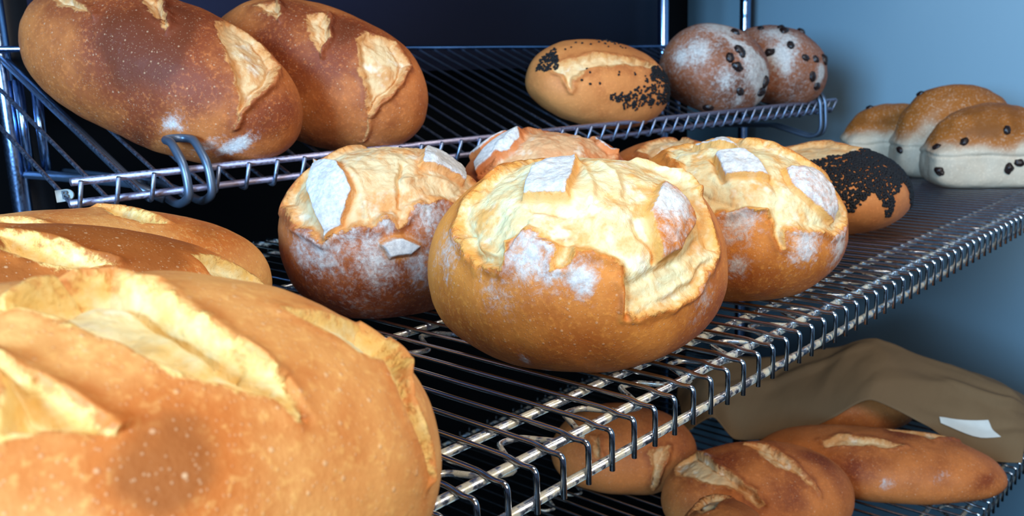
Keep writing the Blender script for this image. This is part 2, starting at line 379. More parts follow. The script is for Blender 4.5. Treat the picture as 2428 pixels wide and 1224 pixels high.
LOAF = {
 'boF': ('main', (10.02, 5.03, 4.719, 4.711, 6.331, -0.012), {
   'cut': [(((-3.47,1.51),(-4.2,0.74),(-4.52,0.22),(-4.7,0.05),(-4.58,-0.88),(-4.29,-1.01),(-3.78,-0.89),(-3.4,-1.03),(-3.48,-1.53),(-3.42,-2.01),(-3.89,-2.34),(-3.71,-2.6),(-3.21,-2.49),(-3.1,-2.71),(-2.59,-3.78),(-3.46,-4.77),(-3.09,-5.06),(-1.61,-5.66),(-0.08,-5.48),(1.23,-4.54),(1.23,-3.74),(1.29,-2.76),(1.68,-1.78),(1.86,-0.88),(2.67,0.4),(2.46,1.46),(0.41,1.66),(-1.49,1.38),(-2.68,1.53)),)],
   'plate': [(((-1.12,0.36),(-0.27,-0.31),(-2.08,-1.44),(-2.51,-0.42)),1.0),(((0.26,-2.43),(0.42,-2.95),(0.5,-3.65),(-0.71,-4.29),(-1.61,-4.21),(-0.9,-3.03)),0.35)],
   'flour': [((-0.25,-2.99),0.75,1),((-3.81,-1.64),0.9,0.75),((-3.68,-3.08),0.5,0.9),((-4.02,-2.34),0.5,0.6),((-4.19,1.63),0.9,0.45),((-8.48,-3.07),0.45,1),((-7.55,-1.98),0.4,0.6),((0.12,-5.93),0.9,0.4),((-5.2,-0.89),0.9,0.35),((-0.71,-3.84),0.5,0.5)],
   'ridge': [(((-3.14,-4.84),(-1.9,-5.16),(-0.48,-5.12),(0.92,-4.58)),0.12,0.12),(((-2.71,-4.22),(-1.63,-4.52),(-0.48,-4.57),(0.46,-4.22)),0.14,-0.16),(((-1.46,-3.08),(-1.61,-3.43),(-1.55,-3.81),(-1.7,-4.15)),0.1,-0.22),(((1.17,-0.93),(1.45,-1.39),(1.46,-2.01),(1.24,-2.79)),0.14,0.3),(((-3.86,0.72),(-4.22,0.02),(-4.18,-0.54),(-3.85,-0.77)),0.1,0.12),(((-3.46,1.18),(-4.08,0.36),(-4.49,0.01)),0.1,-0.14),(((-3.21,-0.9),(-3.58,-0.97),(-3.98,-0.94)),0.08,-0.1),(((-2.76,-0.92),(-2.51,-1.7),(-1.85,-2.01)),0.1,-0.08),(((-2.59,-3.78),(-2.89,-4.33),(-3.36,-4.83)),0.1,-0.2),(((-0.39,-0.43),(-1.49,-1.72),(-2.01,-2.02)),0.09,0.12),(((-0.35,-0.97),(-0.6,-1.72),(-1.17,-2.23)),0.1,0.1),(((-3.42,-1.4),(-3.35,-1.88),(-3.07,-2.31)),0.1,-0.14)],
 }),
 'boL': ('main', (9.951, 14.779, 4.348, 3.664, 6.584, 0.01), {
   'cut': [(((-3.3,1.55),(-4.14,0.08),(-4.32,-0.79),(-4.28,-1.32),(-3.64,-1.92),(-2.69,-2.65),(-2.25,-2.66),(-2.05,-2.86),(-2.06,-3.07),(-1.68,-3.07),(-0.78,-3.0),(0.8,-3.17),(2.97,-2.01),(3.01,-0.69),(2.14,0.64),(1.69,1.5),(-0.84,0.86),(-2.42,1.29)),)],
   'plate': [(((-1.7,1.09),(-1.84,-0.17),(-2.44,-1.44),(-3.49,-1.77),(-4.09,-1.47),(-3.06,0.2)),1.0),(((1.27,-0.59),(1.66,-0.87),(2.4,-1.47),(1.78,-2.22),(0.12,-1.76)),1.0),(((-2.91,-3.1),(-2.1,-3.39),(-1.54,-3.87),(-2.08,-3.93),(-2.86,-3.55)),0.9)],
   'flour': [((-4.49,-1.44),1.1,0.55),((-3.51,-3.34),1.1,0.6),((-1.82,-4.36),0.9,0.5),((-0.75,-3.22),0.8,0.6),((-2.32,-2.81),0.4,0.6),((-4.91,-0.37),0.8,0.5),((-0.18,-3.87),0.9,0.5),((-3.49,-2.11),0.6,0.5),((-5.17,-3.31),2.5,0.2)],
   'ridge': [(((-0.37,-1.51),(-1.06,-2.11),(-1.54,-2.73)),0.08,-0.18),(((-1.84,-0.56),(-2.22,-1.64),(-2.67,-2.18)),0.12,0.1),(((-2.58,-2.56),(-1.61,-2.9),(-0.53,-2.88),(0.91,-2.96)),0.1,0.1),(((-4.26,0.3),(-4.43,-0.71),(-4.32,-1.32)),0.1,0.12),(((-0.9,-2.17),(-0.03,-2.2),(1.28,-2.6)),0.1,0.08)],
 }),
 'boR': ('main', (19.641, 5.036, 4.149, 4.733, 6.15, -0.007), {
   'cut': [(((-3.67,-0.88),(-3.54,-1.57),(-3.25,-2.18),(-2.53,-3.04),(-2.89,-3.72),(-2.98,-4.3),(-2.84,-4.56),(-2.57,-4.02),(-2.32,-4.11),(-1.6,-4.73),(-0.27,-5.44),(0.55,-5.29),(1.6,-4.62),(1.81,-3.16),(0.62,-1.54),(0.7,-0.22),(0.81,1.54),(-0.87,1.73)),)],
   'plate': [(((-1.39,-0.39),(-0.83,-1.08),(-1.1,-1.74),(-1.45,-2.34),(-2.32,-1.31)),0.9),(((-0.56,-2.38),(0.44,-2.77),(0.51,-3.78),(0.29,-4.54),(-0.04,-4.93),(-0.56,-4.39),(-1.11,-3.15)),0.7),(((-0.21,1.05),(0.22,0.2),(-1.37,-1.45),(-0.71,-0.63),(-0.62,0.11)),1.0)],
   'flour': [((-3.36,-2.47),0.8,0.7),((-2.05,-4.97),0.9,0.7),((-4.61,-3.35),0.6,0.6),((0.32,-5.89),1,0.7),((1.3,-6.91),0.9,0.5),((-3.98,-2.36),0.6,0.5),((-0.25,-1.34),0.6,0.8),((-0.36,-2.0),0.5,0.6)],
   'ridge': [(((-2.4,-1.28),(-1.98,-0.84),(-1.46,-0.39)),0.1,-0.2),(((-2.7,-3.35),(-2.89,-3.97),(-2.94,-4.35)),0.1,-0.15),(((-3.25,-2.18),(-2.8,-2.65),(-2.44,-3.13)),0.1,0.12),(((-0.58,-2.44),(-1.03,-3.12),(-0.7,-4.04)),0.1,-0.14),(((-2.98,-0.49),(-3.14,-1.21),(-3.05,-2.03)),0.12,-0.1),(((-1.41,-2.36),(-1.83,-3.1),(-2.5,-3.44)),0.14,-0.1)],
 }),
 'BB': ('main', (19.368, 14.306, 4.441, 4.24, 6.478, -0.0), {
   'cut': [(((-3.39,0.6),(-2.93,0.04),(-1.33,0.06),(1.41,0.93),(2.21,0.02),(1.45,-2.16),(0.46,-3.12),(-2.23,-3.14),(-3.66,-1.92),(-4.12,-0.56)),)],
   'plate': [(((-2.93,1.04),(-0.89,0.43),(-1.49,-0.17),(-2.19,-0.26),(-3.31,0.65)),1.0),(((-2.01,2.07),(-0.93,1.19),(-0.73,1.04),(-2.05,1.31)),0.9),(((1.26,-1.14),(1.35,-1.28),(1.15,-2.46),(0.88,-1.87)),1.0)],
 }),
 'BB2': ('main', (28.728, 13.401, 4.111, 3.8, 5.287, 0.012), {
   'cut': [(((-1.91,0.35),(-0.78,0.53),(-0.45,0.14),(1.44,0.53),(-0.99,-1.79),(-2.62,-0.99)),)],
 }),
 'pop': ('main', (35.913, 8.085, 4.24, 5.898, 4.547, -0.795), {
   'seed': [(((-1.46,-2.5),(-0.17,-2.42),(1.43,-1.49),(2.5,-1.67),(3.39,-2.89),(3.89,-3.79),(4.39,-4.88),(3.18,-4.76),(2.67,-3.83),(1.83,-4.72),(1.65,-6.39),(1.65,-7.52),(1.05,-6.41),(0.48,-5.6),(-0.18,-6.37),(-0.93,-7.03),(-1.15,-5.73),(-1.42,-3.89)),200)],
   'cut': [(((-1.46,0.36),(0.25,0.61),(1.17,-1.42),(-0.15,-2.39),(-1.41,-2.36),(-1.85,-1.3)),)],
 }),
 'P1': ('up', (33.9, 3.2, 5.4, 3.48, 4.46, -0.17), {
   'cut': [(((-4.1,-0.4),(-2.64,-0.79),(-0.64,-1.14),(0.88,-1.31),(2.28,-1.18),(1.59,-1.79),(-0.42,-1.77),(-2.59,-1.65),(-3.81,-1.85),(-4.59,-2.32),(-4.22,-1.21),(-4.58,-0.71)),)],
   'seed': [(((-1.82,-3.34),(0.34,-3.01),(2.37,-2.8),(4.5,-2.0),(4.59,-2.61),(1.34,-3.93),(-1.26,-3.9)),90),(((1.64,-1.96),(3.83,-1.35),(4.5,-2.0),(1.64,-2.79)),50),(((1.78,-1.66),(3.74,-1.28),(4.01,-1.53),(1.39,-2.23)),150),(((-2.98,0.71),(-4.27,-0.69),(-5.23,0.4),(-4.06,0.66)),160),(((-2.63,0.55),(0.31,0.8),(1.57,-0.48),(-3.25,-0.19)),6),(((-3.75,-1.68),(0.94,-2.1),(0.82,-2.9),(-4.21,-2.41)),5)],
 }),
 'R1': ('up', (48.708, 3.626, 4.427, 3.946, 5.58, 0.014), {
   'pale': [(((-1.76,0.12),(-1.42,-0.72),(-0.25,-2.03),(1.04,-3.12),(2.24,-4.52),(1.94,-5.74),(1.4,-6.47),(-1.78,-3.6),(-1.9,-2.28),(-1.81,-1.04)),)],
   'flour': [((-3.49,-0.13),0.9,0.55),((-0.95,0.2),1.1,0.55),((-4.17,0.59),0.7,0.5),((-1.03,-3.26),1,0.6),((-2.6,-4.73),0.6,0.4),((-3.38,-2.76),0.7,0.4)],
   'raisin': [((-1.58,-2.04),),((-2.39,-2.53),),((-2.5,-1.85),),((-2.47,-4.04),),((0.54,-3.96),),((-5.72,-3.81),),((-0.61,-0.63),),((0.34,-4.53),),((-1.64,-1.81),)],
 }),
 'R2': ('up', (58.569, 3.656, 4.599, 4.175, 5.578, 0.002), {
   'flour': [((-3.07,-1.45),0.9,0.8),((-1.87,-0.9),0.8,0.5),((-0.25,-3.73),0.5,1),((-0.59,-4.31),0.4,0.9),((-1.84,0.07),0.8,0.5),((-3.44,-2.35),0.5,0.6)],
   'raisin': [((-1.58,1.22),),((-3.48,-0.7),),((-2.11,-1.33),),((-1.7,-2.46),),((0.52,-2.89),),((-0.69,-4.63),),((0.83,-0.31),),((-1.25,-0.16),),((-1.43,-3.8),),((-0.85,0.28),),((-0.74,-2.8),)],
 }),
 'U1': ('up', (5.806, 5.643, 6.56, 3.019, 5.465, -1.11), {
   'cut': [(((1.95,-0.34),(1.65,0.74),(2.19,0.8),(3.06,0.84),(4.34,0.35),(4.8,-0.43),(4.99,-1.23),(5.21,-1.97),(5.55,-2.24),(4.3,-1.61),(3.46,-1.27),(2.81,-0.98)),(1,0)),(((-0.62,-0.44),(-0.2,-0.09),(1.08,-1.25),(0.51,-1.18)),(1,0)),(((-4.57,-0.68),(-2.5,-1.18),(-1.44,-1.72),(-2.9,-1.44)),(1,0))],
   'flour': [((3.36,-3.47),0.5,0.7),((6.78,-2.54),0.7,1),((5.89,-3.22),0.6,0.6),((3.87,-3.4),0.4,0.4),((-1.25,-3.28),4,0.1)],
   'bake': [((0.01,-1.91),1.6,0.9),((1.85,-2.47),1.3,0.9),((1.23,-0.59),1.2,0.8),((2.27,-4.5),1,0.8),((6.12,-1.26),1.1,0.8),((3.77,-1.98),0.8,0.5)],
 }),
 'U2': ('up', (13.16, 4.69, 5.68, 3.08, 5.63, -1.12), {
   'cut': [(((-0.33,-1.0),(0.18,-0.5),(0.9,-1.53),(1.0,-2.13),(0.37,-1.75)),(1,0)),(((1.74,-0.91),(1.88,-0.31),(2.58,0.24),(3.77,-0.17),(4.22,-1.23),(4.27,-2.1),(4.47,-2.69),(5.63,-3.18),(3.55,-2.23),(2.39,-1.69)),(1,0)),(((-2.47,-0.92),(-1.73,-0.56),(-1.07,-1.44),(-1.7,-1.21)),(1,0))],
   'bake': [((1.15,-0.88),0.9,1),((1.46,-2.25),1.2,0.5),((-1.13,-2.52),1.3,0.7),((-0.89,-0.82),0.8,0.7)],
 }),
 'F1': ('main', (-8.81, 0.944, 6.964, 4.628, 6.282, -0.173), {
   'cut': [(((0.18,-0.9),(0.72,-0.49),(1.08,-0.24),(1.4,-0.2),(1.71,-0.66),(1.96,-1.48),(2.16,-2.01),(2.66,-2.62),(2.82,-3.05),(2.73,-3.01),(2.5,-2.84),(2.06,-2.72),(1.56,-2.43),(1.12,-2.08),(0.87,-1.75),(0.57,-1.22),(0.32,-0.93)),(0,1)),(((-0.04,-1.91),(0.15,-2.2),(0.39,-2.52),(0.65,-2.87),(0.79,-2.98),(0.48,-2.96),(0.09,-2.88),(-0.21,-2.8)),(0,1)),(((3.11,-1.2),(3.66,-1.04),(4.79,-0.68),(5.28,-0.9),(5.35,-1.47),(5.01,-2.0),(4.98,-2.41),(5.29,-2.67),(5.67,-2.97),(6.0,-3.32),(5.52,-3.09),(5.01,-2.74),(4.77,-2.44),(4.65,-2.12),(4.58,-1.86),(4.06,-1.91),(3.76,-1.69),(3.35,-1.43)),(1,0))],
   'bake': [((1.35,-3.23),0.75,0.85),((1.08,-3.56),0.5,0.6),((-0.04,-3.12),0.6,0.5),((1.28,0.68),0.9,0.5)],
   'ridge': [(((0.82,-0.38),(1.05,-0.36),(1.36,-0.61),(1.59,-1.04),(1.79,-1.51),(2.01,-1.96),(2.28,-2.27)),0.07,-0.3),(((1.39,-1.92),(1.69,-1.64),(1.86,-2.03)),0.25,0.1),(((2.67,-2.59),(2.77,-2.84),(2.93,-3.05)),0.08,-0.15),(((0.19,-2.29),(0.39,-2.58),(0.65,-2.87)),0.06,-0.2),(((4.87,-1.47),(5.18,-1.65),(4.91,-2.13),(5.02,-2.49),(5.27,-2.75)),0.06,-0.2)],
 }),
 'F2': ('main', (-7.455, 9.581, 7.917, 4.028, 6.016, -0.234), {
   'cut': [(((1.22,-0.7),(1.94,-1.08),(2.43,-1.53),(2.91,-1.73),(2.27,-1.89),(1.89,-1.77),(1.17,-1.31)),(0,1)),(((4.52,-0.94),(5.33,-0.55),(6.58,-0.27),(7.62,-0.52),(7.99,-0.63),(6.51,-1.68),(5.58,-1.83),(4.95,-1.5)),(1,0))],
   'bake': [((3.06,-0.6),1.6,1),((3.84,-0.39),1.3,0.9),((1.5,-1.8),1.5,0.9),((2.33,-1.2),1,0.5)],
 }),
 'F3': ('main', (-3.016, 17.556, 8.01, 4.058, 5.21, -0.303), {
   'cut': [(((-0.12,-0.7),(0.51,-1.15),(1.04,-1.6),(-0.17,-1.58)),(0,1)),(((2.08,0.38),(2.63,0.37),(3.56,-1.18),(2.95,-1.26),(2.27,-0.74)),(0,1))],
   'bake': [((4.72,-1.05),1.2,0.6),((1.18,-0.85),1.2,0.5)],
 }),
 'L1': ('low', (31.815, 18.945, 4.595, 3.911, 4.707, -0.9), {
   'cut': [(((-1.77,-1.98),(-1.37,-2.09),(-1.42,-3.24),(-1.71,-3.24),(-1.73,-2.69)),(1,0)),(((1.16,-2.92),(2.32,-2.34),(2.15,-3.43),(2.33,-5.37),(1.99,-5.2),(1.6,-4.0)),(1,0))],
 }),
 'L2': ('low', (31.189, 9.159, 5.467, 3.937, 4.856, -0.693), {
   'cut': [(((-3.79,1.73),(-2.36,1.75),(-2.1,-0.25),(-1.65,-1.71),(-1.16,-2.47),(-1.04,-3.11),(-1.43,-3.16),(-2.09,-2.06),(-3.04,-1.18),(-4.09,0.37)),(1,0)),(((-0.34,0.79),(0.43,0.35),(1.01,-0.98),(1.34,-1.81),(1.82,-2.71),(1.47,-2.42),(0.91,-1.8),(0.2,-1.44),(-0.23,-0.39)),(1,0))],
   'flour': [((-2.35,0.42),0.5,0.5)],
   'bake': [((2.54,-0.57),0.8,0.8),((-1.63,-0.51),0.9,0.6),((0.33,-2.56),1,0.5)],
 }),
 'L4': ('low', (40.505, 6.048, 7.356, 3.4, 3.56, -1.172), {
   'cut': [(((-2.38,-1.01),(-1.51,-0.41),(-0.18,-0.55),(1.1,-0.92),(0.46,-1.22),(-1.21,-1.31),(-2.29,-1.57)),(1,0)),(((0.07,1.41),(1.91,1.33),(3.79,1.15),(2.49,0.16),(1.19,0.57)),(1,0))],
   'flour': [((0.62,-3.6),0.6,0.5),((3.15,-2.54),0.7,0.35)],
   'bake': [((1.2,0.65),0.8,0.6),((-0.99,-2.55),1,0.6),((5.84,-1.85),0.8,0.5)],
 }),
 'L3': ('low', (22.7, 6.1, 4.7, 2.6, 5.3, 0.75), {
   'cut': [(((2.56,0.62),(2.07,-0.31),(2.02,-0.38),(0.67,0.44),(0.79,1.0),(1.44,1.26)),(1,0))],
 }),
}

# ------------------------------------------------------------------ the setting
def setting(name, mb, mat):
    o = mb.build(name, mat, sm=False); tag(o, kind='structure'); return o
setting('floor', MB().box((-140, -110, -48.6), (81, 48, -48)), M_FLOOR)
setting('wall_back', MB().box((-140, 44, -48), (80, 45, 75)), M_BLACK)  # near-black colour stands in for the shade below the navy board
setting('wall_right', MB().box((80, -110, -48), (81, 48, 75)), M_WALL)
bp = MB().box((-30, 37.2, 9.5), (63.5, 37.8, 60)).build('back_panel', M_PANEL, sm=False)
tag(bp, 'dark navy board filling the space behind the upper wire shelf', 'panel')

tb = MB().box((-13, 12.5, 25.5), (64, 36.8, 26.3)).build('shade_board', M_PANEL, sm=False)  # unseen board, added only to shade the loaves on the tilted shelf
tag(tb, 'added out-of-view board above the tilted shelf that shades its loaves', 'board')

# ------------------------------------------------------------------ level wire shelves
def wire_shelf(z, x0, x1, label, deck_y=33.6):
    org = (0, 0, z)
    root = empty('wire_shelf', W(*org), label, 'shelf', None)
    A = lambda x, y, q: (x, y, z+q)
    n0, n1 = int(math.ceil(x0)), int(math.floor(x1))
    mb = MB()
    for i in range(n0, n1+1):
        pr = [(i, .17, -1.18), (i, .17, -.03), (i, .62, -.03), (i, 1.0, -.13+.13), (i, 1.35, 0)]
        pr = [(.17, -1.2), (.17, -.06), (.62, -.1), (1.05, .0), (1.5, 0), (deck_y-1.5, 0), (deck_y-1.05, 0), (deck_y-.62, -.1), (deck_y-.17, -.06), (deck_y-.17, -1.2)]
        path = round_path([A(i, y-.17 if y < 2 else y+.17, q) for y, q in pr], .2, 4)
        mb.tube(path, .078, 8)
    mb.build('wire_deck', M_CHROME, root, org)
    def rail(nm, y, q, r, mat): MB().tube([A(x0-.4, y, q), A(x1+.4, y, q)], r, 10).build(nm, mat, root, org)
    rail('front_rail', .21, -1.02, .135, M_CHROME_DUSTY)
    rail('back_rail', deck_y-.21, -1.02, .135, M_CHROME_DUSTY)
    for y in (.82, 2.62, 11.6, 22, deck_y-.85): rail('support_rail', y, -.22, .135, M_CHROME_DUSTY)
    # bent truss wires running between pairs of rails
    for (ya, yb, zq) in ((.85, 2.35, -.45), (9.9, 11.5, -.45), (20.4, 21.9, -.45)):
        pts = []; x = x0
        while x < x1-3:
            pts += [A(x, ya, zq), A(x+.95, yb, zq), A(x+1.6, yb-.15, zq), A(x+2.05, ya+.35, zq)]
            x += 2.7
        MB().tube(round_path(pts, .22, 3), .09, 7).build('truss_wire', M_CHROME_DUSTY, root, org)
    # side rails closing the two ends
    for x in (x0-.35, x1+.35):
        MB().tube([A(x, 0, -.22), A(x, deck_y, -.22)], .135, 8).tube([A(x, 0, -1.02), A(x, deck_y, -1.02)], .135, 8).build('end_rail', M_CHROME, root, org)
    return root
wire_shelf(0, -14, 77, 'bright chrome wire shelf at mid height holding the crusty round loaves')
wire_shelf(-17.2, -14, 58, 'chrome wire shelf at the bottom, under the paper bag and torpedo loaves')

# ------------------------------------------------------------------ tilted upper shelf with a front lip
O, R = FR['up']
def T(x, t, n): return O+np.array([x, 0, 0])+t*R[1]+n*R[2]
KP = 1.33; DEP = 15.2; NX = 49; X0 = .07
us = empty('slanted_shelf', W(*T(X0, 0, 0)), 'tilted grey wire shelf with a raised front lip, highest in the rack', 'shelf')
uo = tuple(T(X0, 0, 0))
mb = MB()
for i in range(NX):
    x = X0+KP*i
    mb.tube(round_path([T(x, DEP+.1, -.1), T(x, -.05, -.1), T(x, -.34, -.02), T(x, -.34, 1.14)], .2, 3), .088, 8)
mb.build('wire_deck', M_DECK, us, uo)
XE = X0+KP*(NX-1)
MB().tube([T(X0-.25, -.12, 1.02), T(XE+.25, -.12, 1.02)], .145, 10).build('lip_rail', M_ZINC, us, uo)
MB().tube([T(X0-.25, -.08, .13), T(XE+.25, -.08, .13)], .145, 10).build('bottom_rail', M_ZINC, us, uo)
MB().tube([T(X0-.2, DEP, .06), T(XE+.2, DEP, .06)], .15, 10).build('back_rail', M_POST, us, uo)
# small tag clipped on the left end wire
tg = MB(); nb = 14
ctr = T(X0-.22, 1.0, -.12)
out = [(-.62, -.42), (-.62, .42)]+[(.1+.5*math.cos(a), .42*math.sin(a)) for a in np.linspace(math.pi/2, -math.pi/2, nb)]
tx = np.array([1., 0, 0]); tz = R[2]*.35+np.array([0, -.85, .40]); tz /= np.linalg.norm(tz); tyv = np.cross(tz, tx)
tdir = np.array([.78, -.6, .1]); tdir /= np.linalg.norm(tdir); tup = np.array([0, .2, .97]); tup -= tup@tdir*tdir; tup /= np.linalg.norm(tup); tn = np.cross(tdir, tup)
def tagpt(u, v, w): return ctr+tdir*(u*.5+.27)+tup*v*.52+tn*w
ring = [tagpt(u, v, .05) for u, v in out]+[tagpt(u, v, -.05) for u, v in out]
m_ = len(out); tg.v.append(np.array(ring)); cF = [tagpt(0, 0, .05), tagpt(0, 0, -.05)]; tg.v.append(np.array(cF))
for i in range(m_):
    j = (i+1) % m_
    tg.f += [(i, j, m_+j, m_+i), (i, j, 2*m_, 2*m_)] if False else [(i, j, m_+j, m_+i)]
tg.f += [(i, i+1, m_-2-i, m_-1-i) for i in range(0, m_//2-1)]
tg.f += [(m_+m_-1-i, m_+m_-2-i, m_+i+1, m_+i) for i in range(0, m_//2-1)]
clip = tg.build('tag_clip', flat('pale_plastic', (170, 174, 168), .5), us, uo, sm=False)
fc = bpy.data.curves.new('letter', 'FONT'); fc.body = 'B'; fc.size = .42*U; fc.extrude = .02*U; fc.align_x = 'CENTER'; fc.align_y = 'CENTER'; fc.offset = .008*U
fo = bpy.data.objects.new('letter', fc); COL.objects.link(fo); bpy.context.view_layer.update()
lme = bpy.data.meshes.new_from_object(fo.evaluated_get(bpy.context.evaluated_depsgraph_get())); bpy.data.objects.remove(fo)
lme.materials.clear(); lme.materials.append(M_SLOT); lme.name = 'letter'
lo = link(bpy.data.objects.new('letter', lme), clip)
fside = 1 if (np.array(CAMP)-ctr)@tn > 0 else -1
lx = tdir*fside; ly = tup; lz = np.cross(lx, ly)
mm = Matrix((lx, ly, lz)).transposed().to_4x4(); mm.translation = Vector((tagpt(.05, 0, .1*fside)-np.array(uo))*U)
lo.matrix_local = mm

# ------------------------------------------------------------------ posts, brackets and the slotted upright
def post(x, y, label, rings=True, r=.57):
    root = empty('shelf_post', W(x, y, -48), label, 'post'); org = (x, y, -48)
    zs, rs = [-48], [r]
    if rings:
        for i in range(48):
            q = -20+1.62*i
            zs += [q, q+.04, q+.07, q+.12, q+.24, q+.29, q+.32, q+.36]; rs += [r, r, r-.07, r+.03, r+.03, r-.07, r, r]
    zs.append(62); rs.append(r)
    MB().tube([(x, y, q) for q in zs], rs, 24).build('tube', M_POST, root, org, sm=True)
    MB().tube([(x, y, -48), (x, y, -47.2)], r+.12, 20).build('foot', M_SLOT, root, org)
post(3.15, 34.6, 'chrome post at the far left end of the rack', False, .45)
post(60.4, 34.6, 'chrome post rising beside the poppy seed loaf on the tilted shelf', False, .5)
post(76.6, 34.9, 'grooved chrome post in the corner by the pale wall', True)
def bracket(x, z_s, zlow, label, arm=True):
    org = (x, 33.9, z_s); root = empty('shelf_bracket', W(*org), label, 'bracket')
    for s in (0,):
        a, b = x-.48, x+.48
        side = [(33.6, z_s), (23.4, z_s), (21.0, zlow+.25), (20.0, zlow), (19.25, zlow+.25), (19.0, z_s-.1), (19.15, 6.05), (20.0, 6.95), (20.35, 7.0)]
        L = round_path([(a, y, z) for y, z in side], .5, 5); Rr = round_path([(b, y, z) for y, z in side], .5, 5)
        bend = [(x+.48*math.cos(t), 20.35+.42*math.sin(t), 7.0+.04*math.sin(t)) for t in np.linspace(math.pi, 0, 9)]
        MB().tube(L+bend[1:-1]+Rr[::-1], .17, 10).build('hook_rod', M_BRACKET, root, org)
    if arm:
        xa = x-1.25
        MB().tube([T(xa, 15.0, -.5), T(xa, 1.6, -.5), T(xa+.6, .6, -.55)], .2, 8).build('slope_arm', M_BRACKET, root, org)
        for (y, h0) in ((33.9, 9.6), (33.0, 9.2)):
            MB().tube([(xa+.35+(33.9-y)*.5, y, z_s), (xa+.35+(33.9-y)*.5, y, h0)], .24, 10).build('upright_rod', M_POST, root, org)
        MB().tube([(xa+.2, 34.0, z_s-.05), (x, 24, z_s-.05)], .2, 8).build('strut', M_BRACKET, root, org)
    return root
bracket(4.4, 5.1, 4.5, 'grey bracket hooked over the lip in front of the big oval loaf')
bracket(60.9, 3.9, 2.95, 'grey bracket hooked over the lip at the far right end of the tilted shelf', True)
sb = MB().box((3.0, 35.2, -48), (4.9, 35.5, 60)).build('slotted_upright', M_SLOT, sm=False)
tag(sb, 'dark slotted metal upright behind the left end of the tilted shelf', 'upright')
sl = MB()
for i in range(64):
    for xx in (3.45, 4.2): sl.box((xx, 35.17, -20+1.25*i*1.0), (xx+.24, 35.21, -20+1.25*i+.85))
sl.build('slots', M_BLACK, sb, (3.0, 35.2, -48), sm=False) if False else None
o_ = sl.build('slots', M_BLACK, sb, (0, 0, 0), sm=False); o_.location = W(0, 0, 0)

# ------------------------------------------------------------------ loaves
BO = bread_mat('boule_crust', (226, 138, 58), (164, 80, 26), (226, 208, 158), (218, 146, 60), .35, .06)
BO2 = bread_mat('boule_crust_deep', (196, 112, 58), (124, 54, 26), (222, 194, 146), (214, 138, 66), .2, .12)
BA = bread_mat('batard_crust', (232, 170, 98), (194, 108, 44), (238, 224, 174), (230, 184, 100), .5)
BU = bread_mat('oval_crust', (198, 114, 56), (128, 58, 28), (220, 184, 134), (202, 134, 72), .4)
BP = bread_mat('poppy_crust', (214, 136, 74), (170, 90, 44), (232, 198, 146), (214, 150, 84), .1)
BR = bread_mat('raisin_crust', (156, 94, 62), (84, 44, 28), (204, 182, 154), (170, 110, 68), .1, .3)
BB_ = bread_mat('orange_boule_crust', (190, 104, 52), (126, 56, 24), (216, 168, 120), (202, 114, 58), .2, .1)
BT = bread_mat('tin_crust', (208, 190, 164), (168, 98, 38), (224, 208, 176), (196, 140, 80), .05)
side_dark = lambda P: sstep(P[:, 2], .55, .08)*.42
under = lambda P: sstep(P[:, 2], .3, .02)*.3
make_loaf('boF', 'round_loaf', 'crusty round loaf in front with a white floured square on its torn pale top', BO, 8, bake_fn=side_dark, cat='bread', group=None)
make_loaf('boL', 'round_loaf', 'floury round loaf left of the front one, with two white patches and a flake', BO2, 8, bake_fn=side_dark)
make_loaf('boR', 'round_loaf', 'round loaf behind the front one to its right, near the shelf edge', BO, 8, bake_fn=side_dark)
make_loaf('BB', 'round_loaf', 'orange round loaf partly hidden behind the front one, under the tilted shelf lip', BB_, 8)
make_loaf('BB2', 'round_loaf', 'round loaf almost hidden behind the right-hand round loaf, just its orange top showing', BU, 7)
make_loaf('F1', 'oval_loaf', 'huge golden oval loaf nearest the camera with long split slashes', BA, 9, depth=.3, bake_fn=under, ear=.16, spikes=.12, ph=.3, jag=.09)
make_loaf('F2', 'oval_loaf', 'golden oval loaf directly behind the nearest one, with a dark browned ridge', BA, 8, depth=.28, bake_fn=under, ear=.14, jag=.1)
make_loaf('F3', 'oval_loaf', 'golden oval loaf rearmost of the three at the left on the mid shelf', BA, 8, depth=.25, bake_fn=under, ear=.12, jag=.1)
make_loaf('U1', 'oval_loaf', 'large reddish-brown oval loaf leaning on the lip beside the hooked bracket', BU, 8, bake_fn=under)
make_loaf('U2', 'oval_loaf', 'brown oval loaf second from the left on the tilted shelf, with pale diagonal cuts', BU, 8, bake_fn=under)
make_loaf('P1', 'poppy_seed_loaf', 'loaf with a few poppy seed clumps on the tilted shelf', BP, 7)
make_loaf('pop', 'poppy_seed_loaf', 'loaf thickly coated with black poppy seeds on the mid shelf', BP, 7)
make_loaf('R1', 'raisin_loaf', 'floury round raisin loaf next to the poppy seed loaf on the tilted shelf', BR, 7)
make_loaf('R2', 'raisin_loaf', 'knobbly dark raisin loaf at the right end of the tilted shelf', BR, 7, lump=.2)
make_loaf('L1', 'oval_loaf', 'reddish oval loaf on the bottom shelf seen through the chrome wires', BU, 7)
make_loaf('L2', 'oval_loaf', 'glossy brown oval loaf on the bottom shelf with two pale diagonal cuts', BU, 7)
make_loaf('L3', 'oval_loaf', 'loaf end poking up in front of the bottom shelf oval loaf at the frame edge', BU, 7)
make_loaf('L4', 'oval_loaf', 'long brown loaf on the bottom shelf in the mouth of the paper bag', BU, 7)
LOAF['L5'] = ('low', (48.6, 11.6, 5.0, 2.4, 3.8, -1.1), {})
make_loaf('L5', 'oval_loaf', 'shadowed loaf deep inside the paper bag', BU, 6)

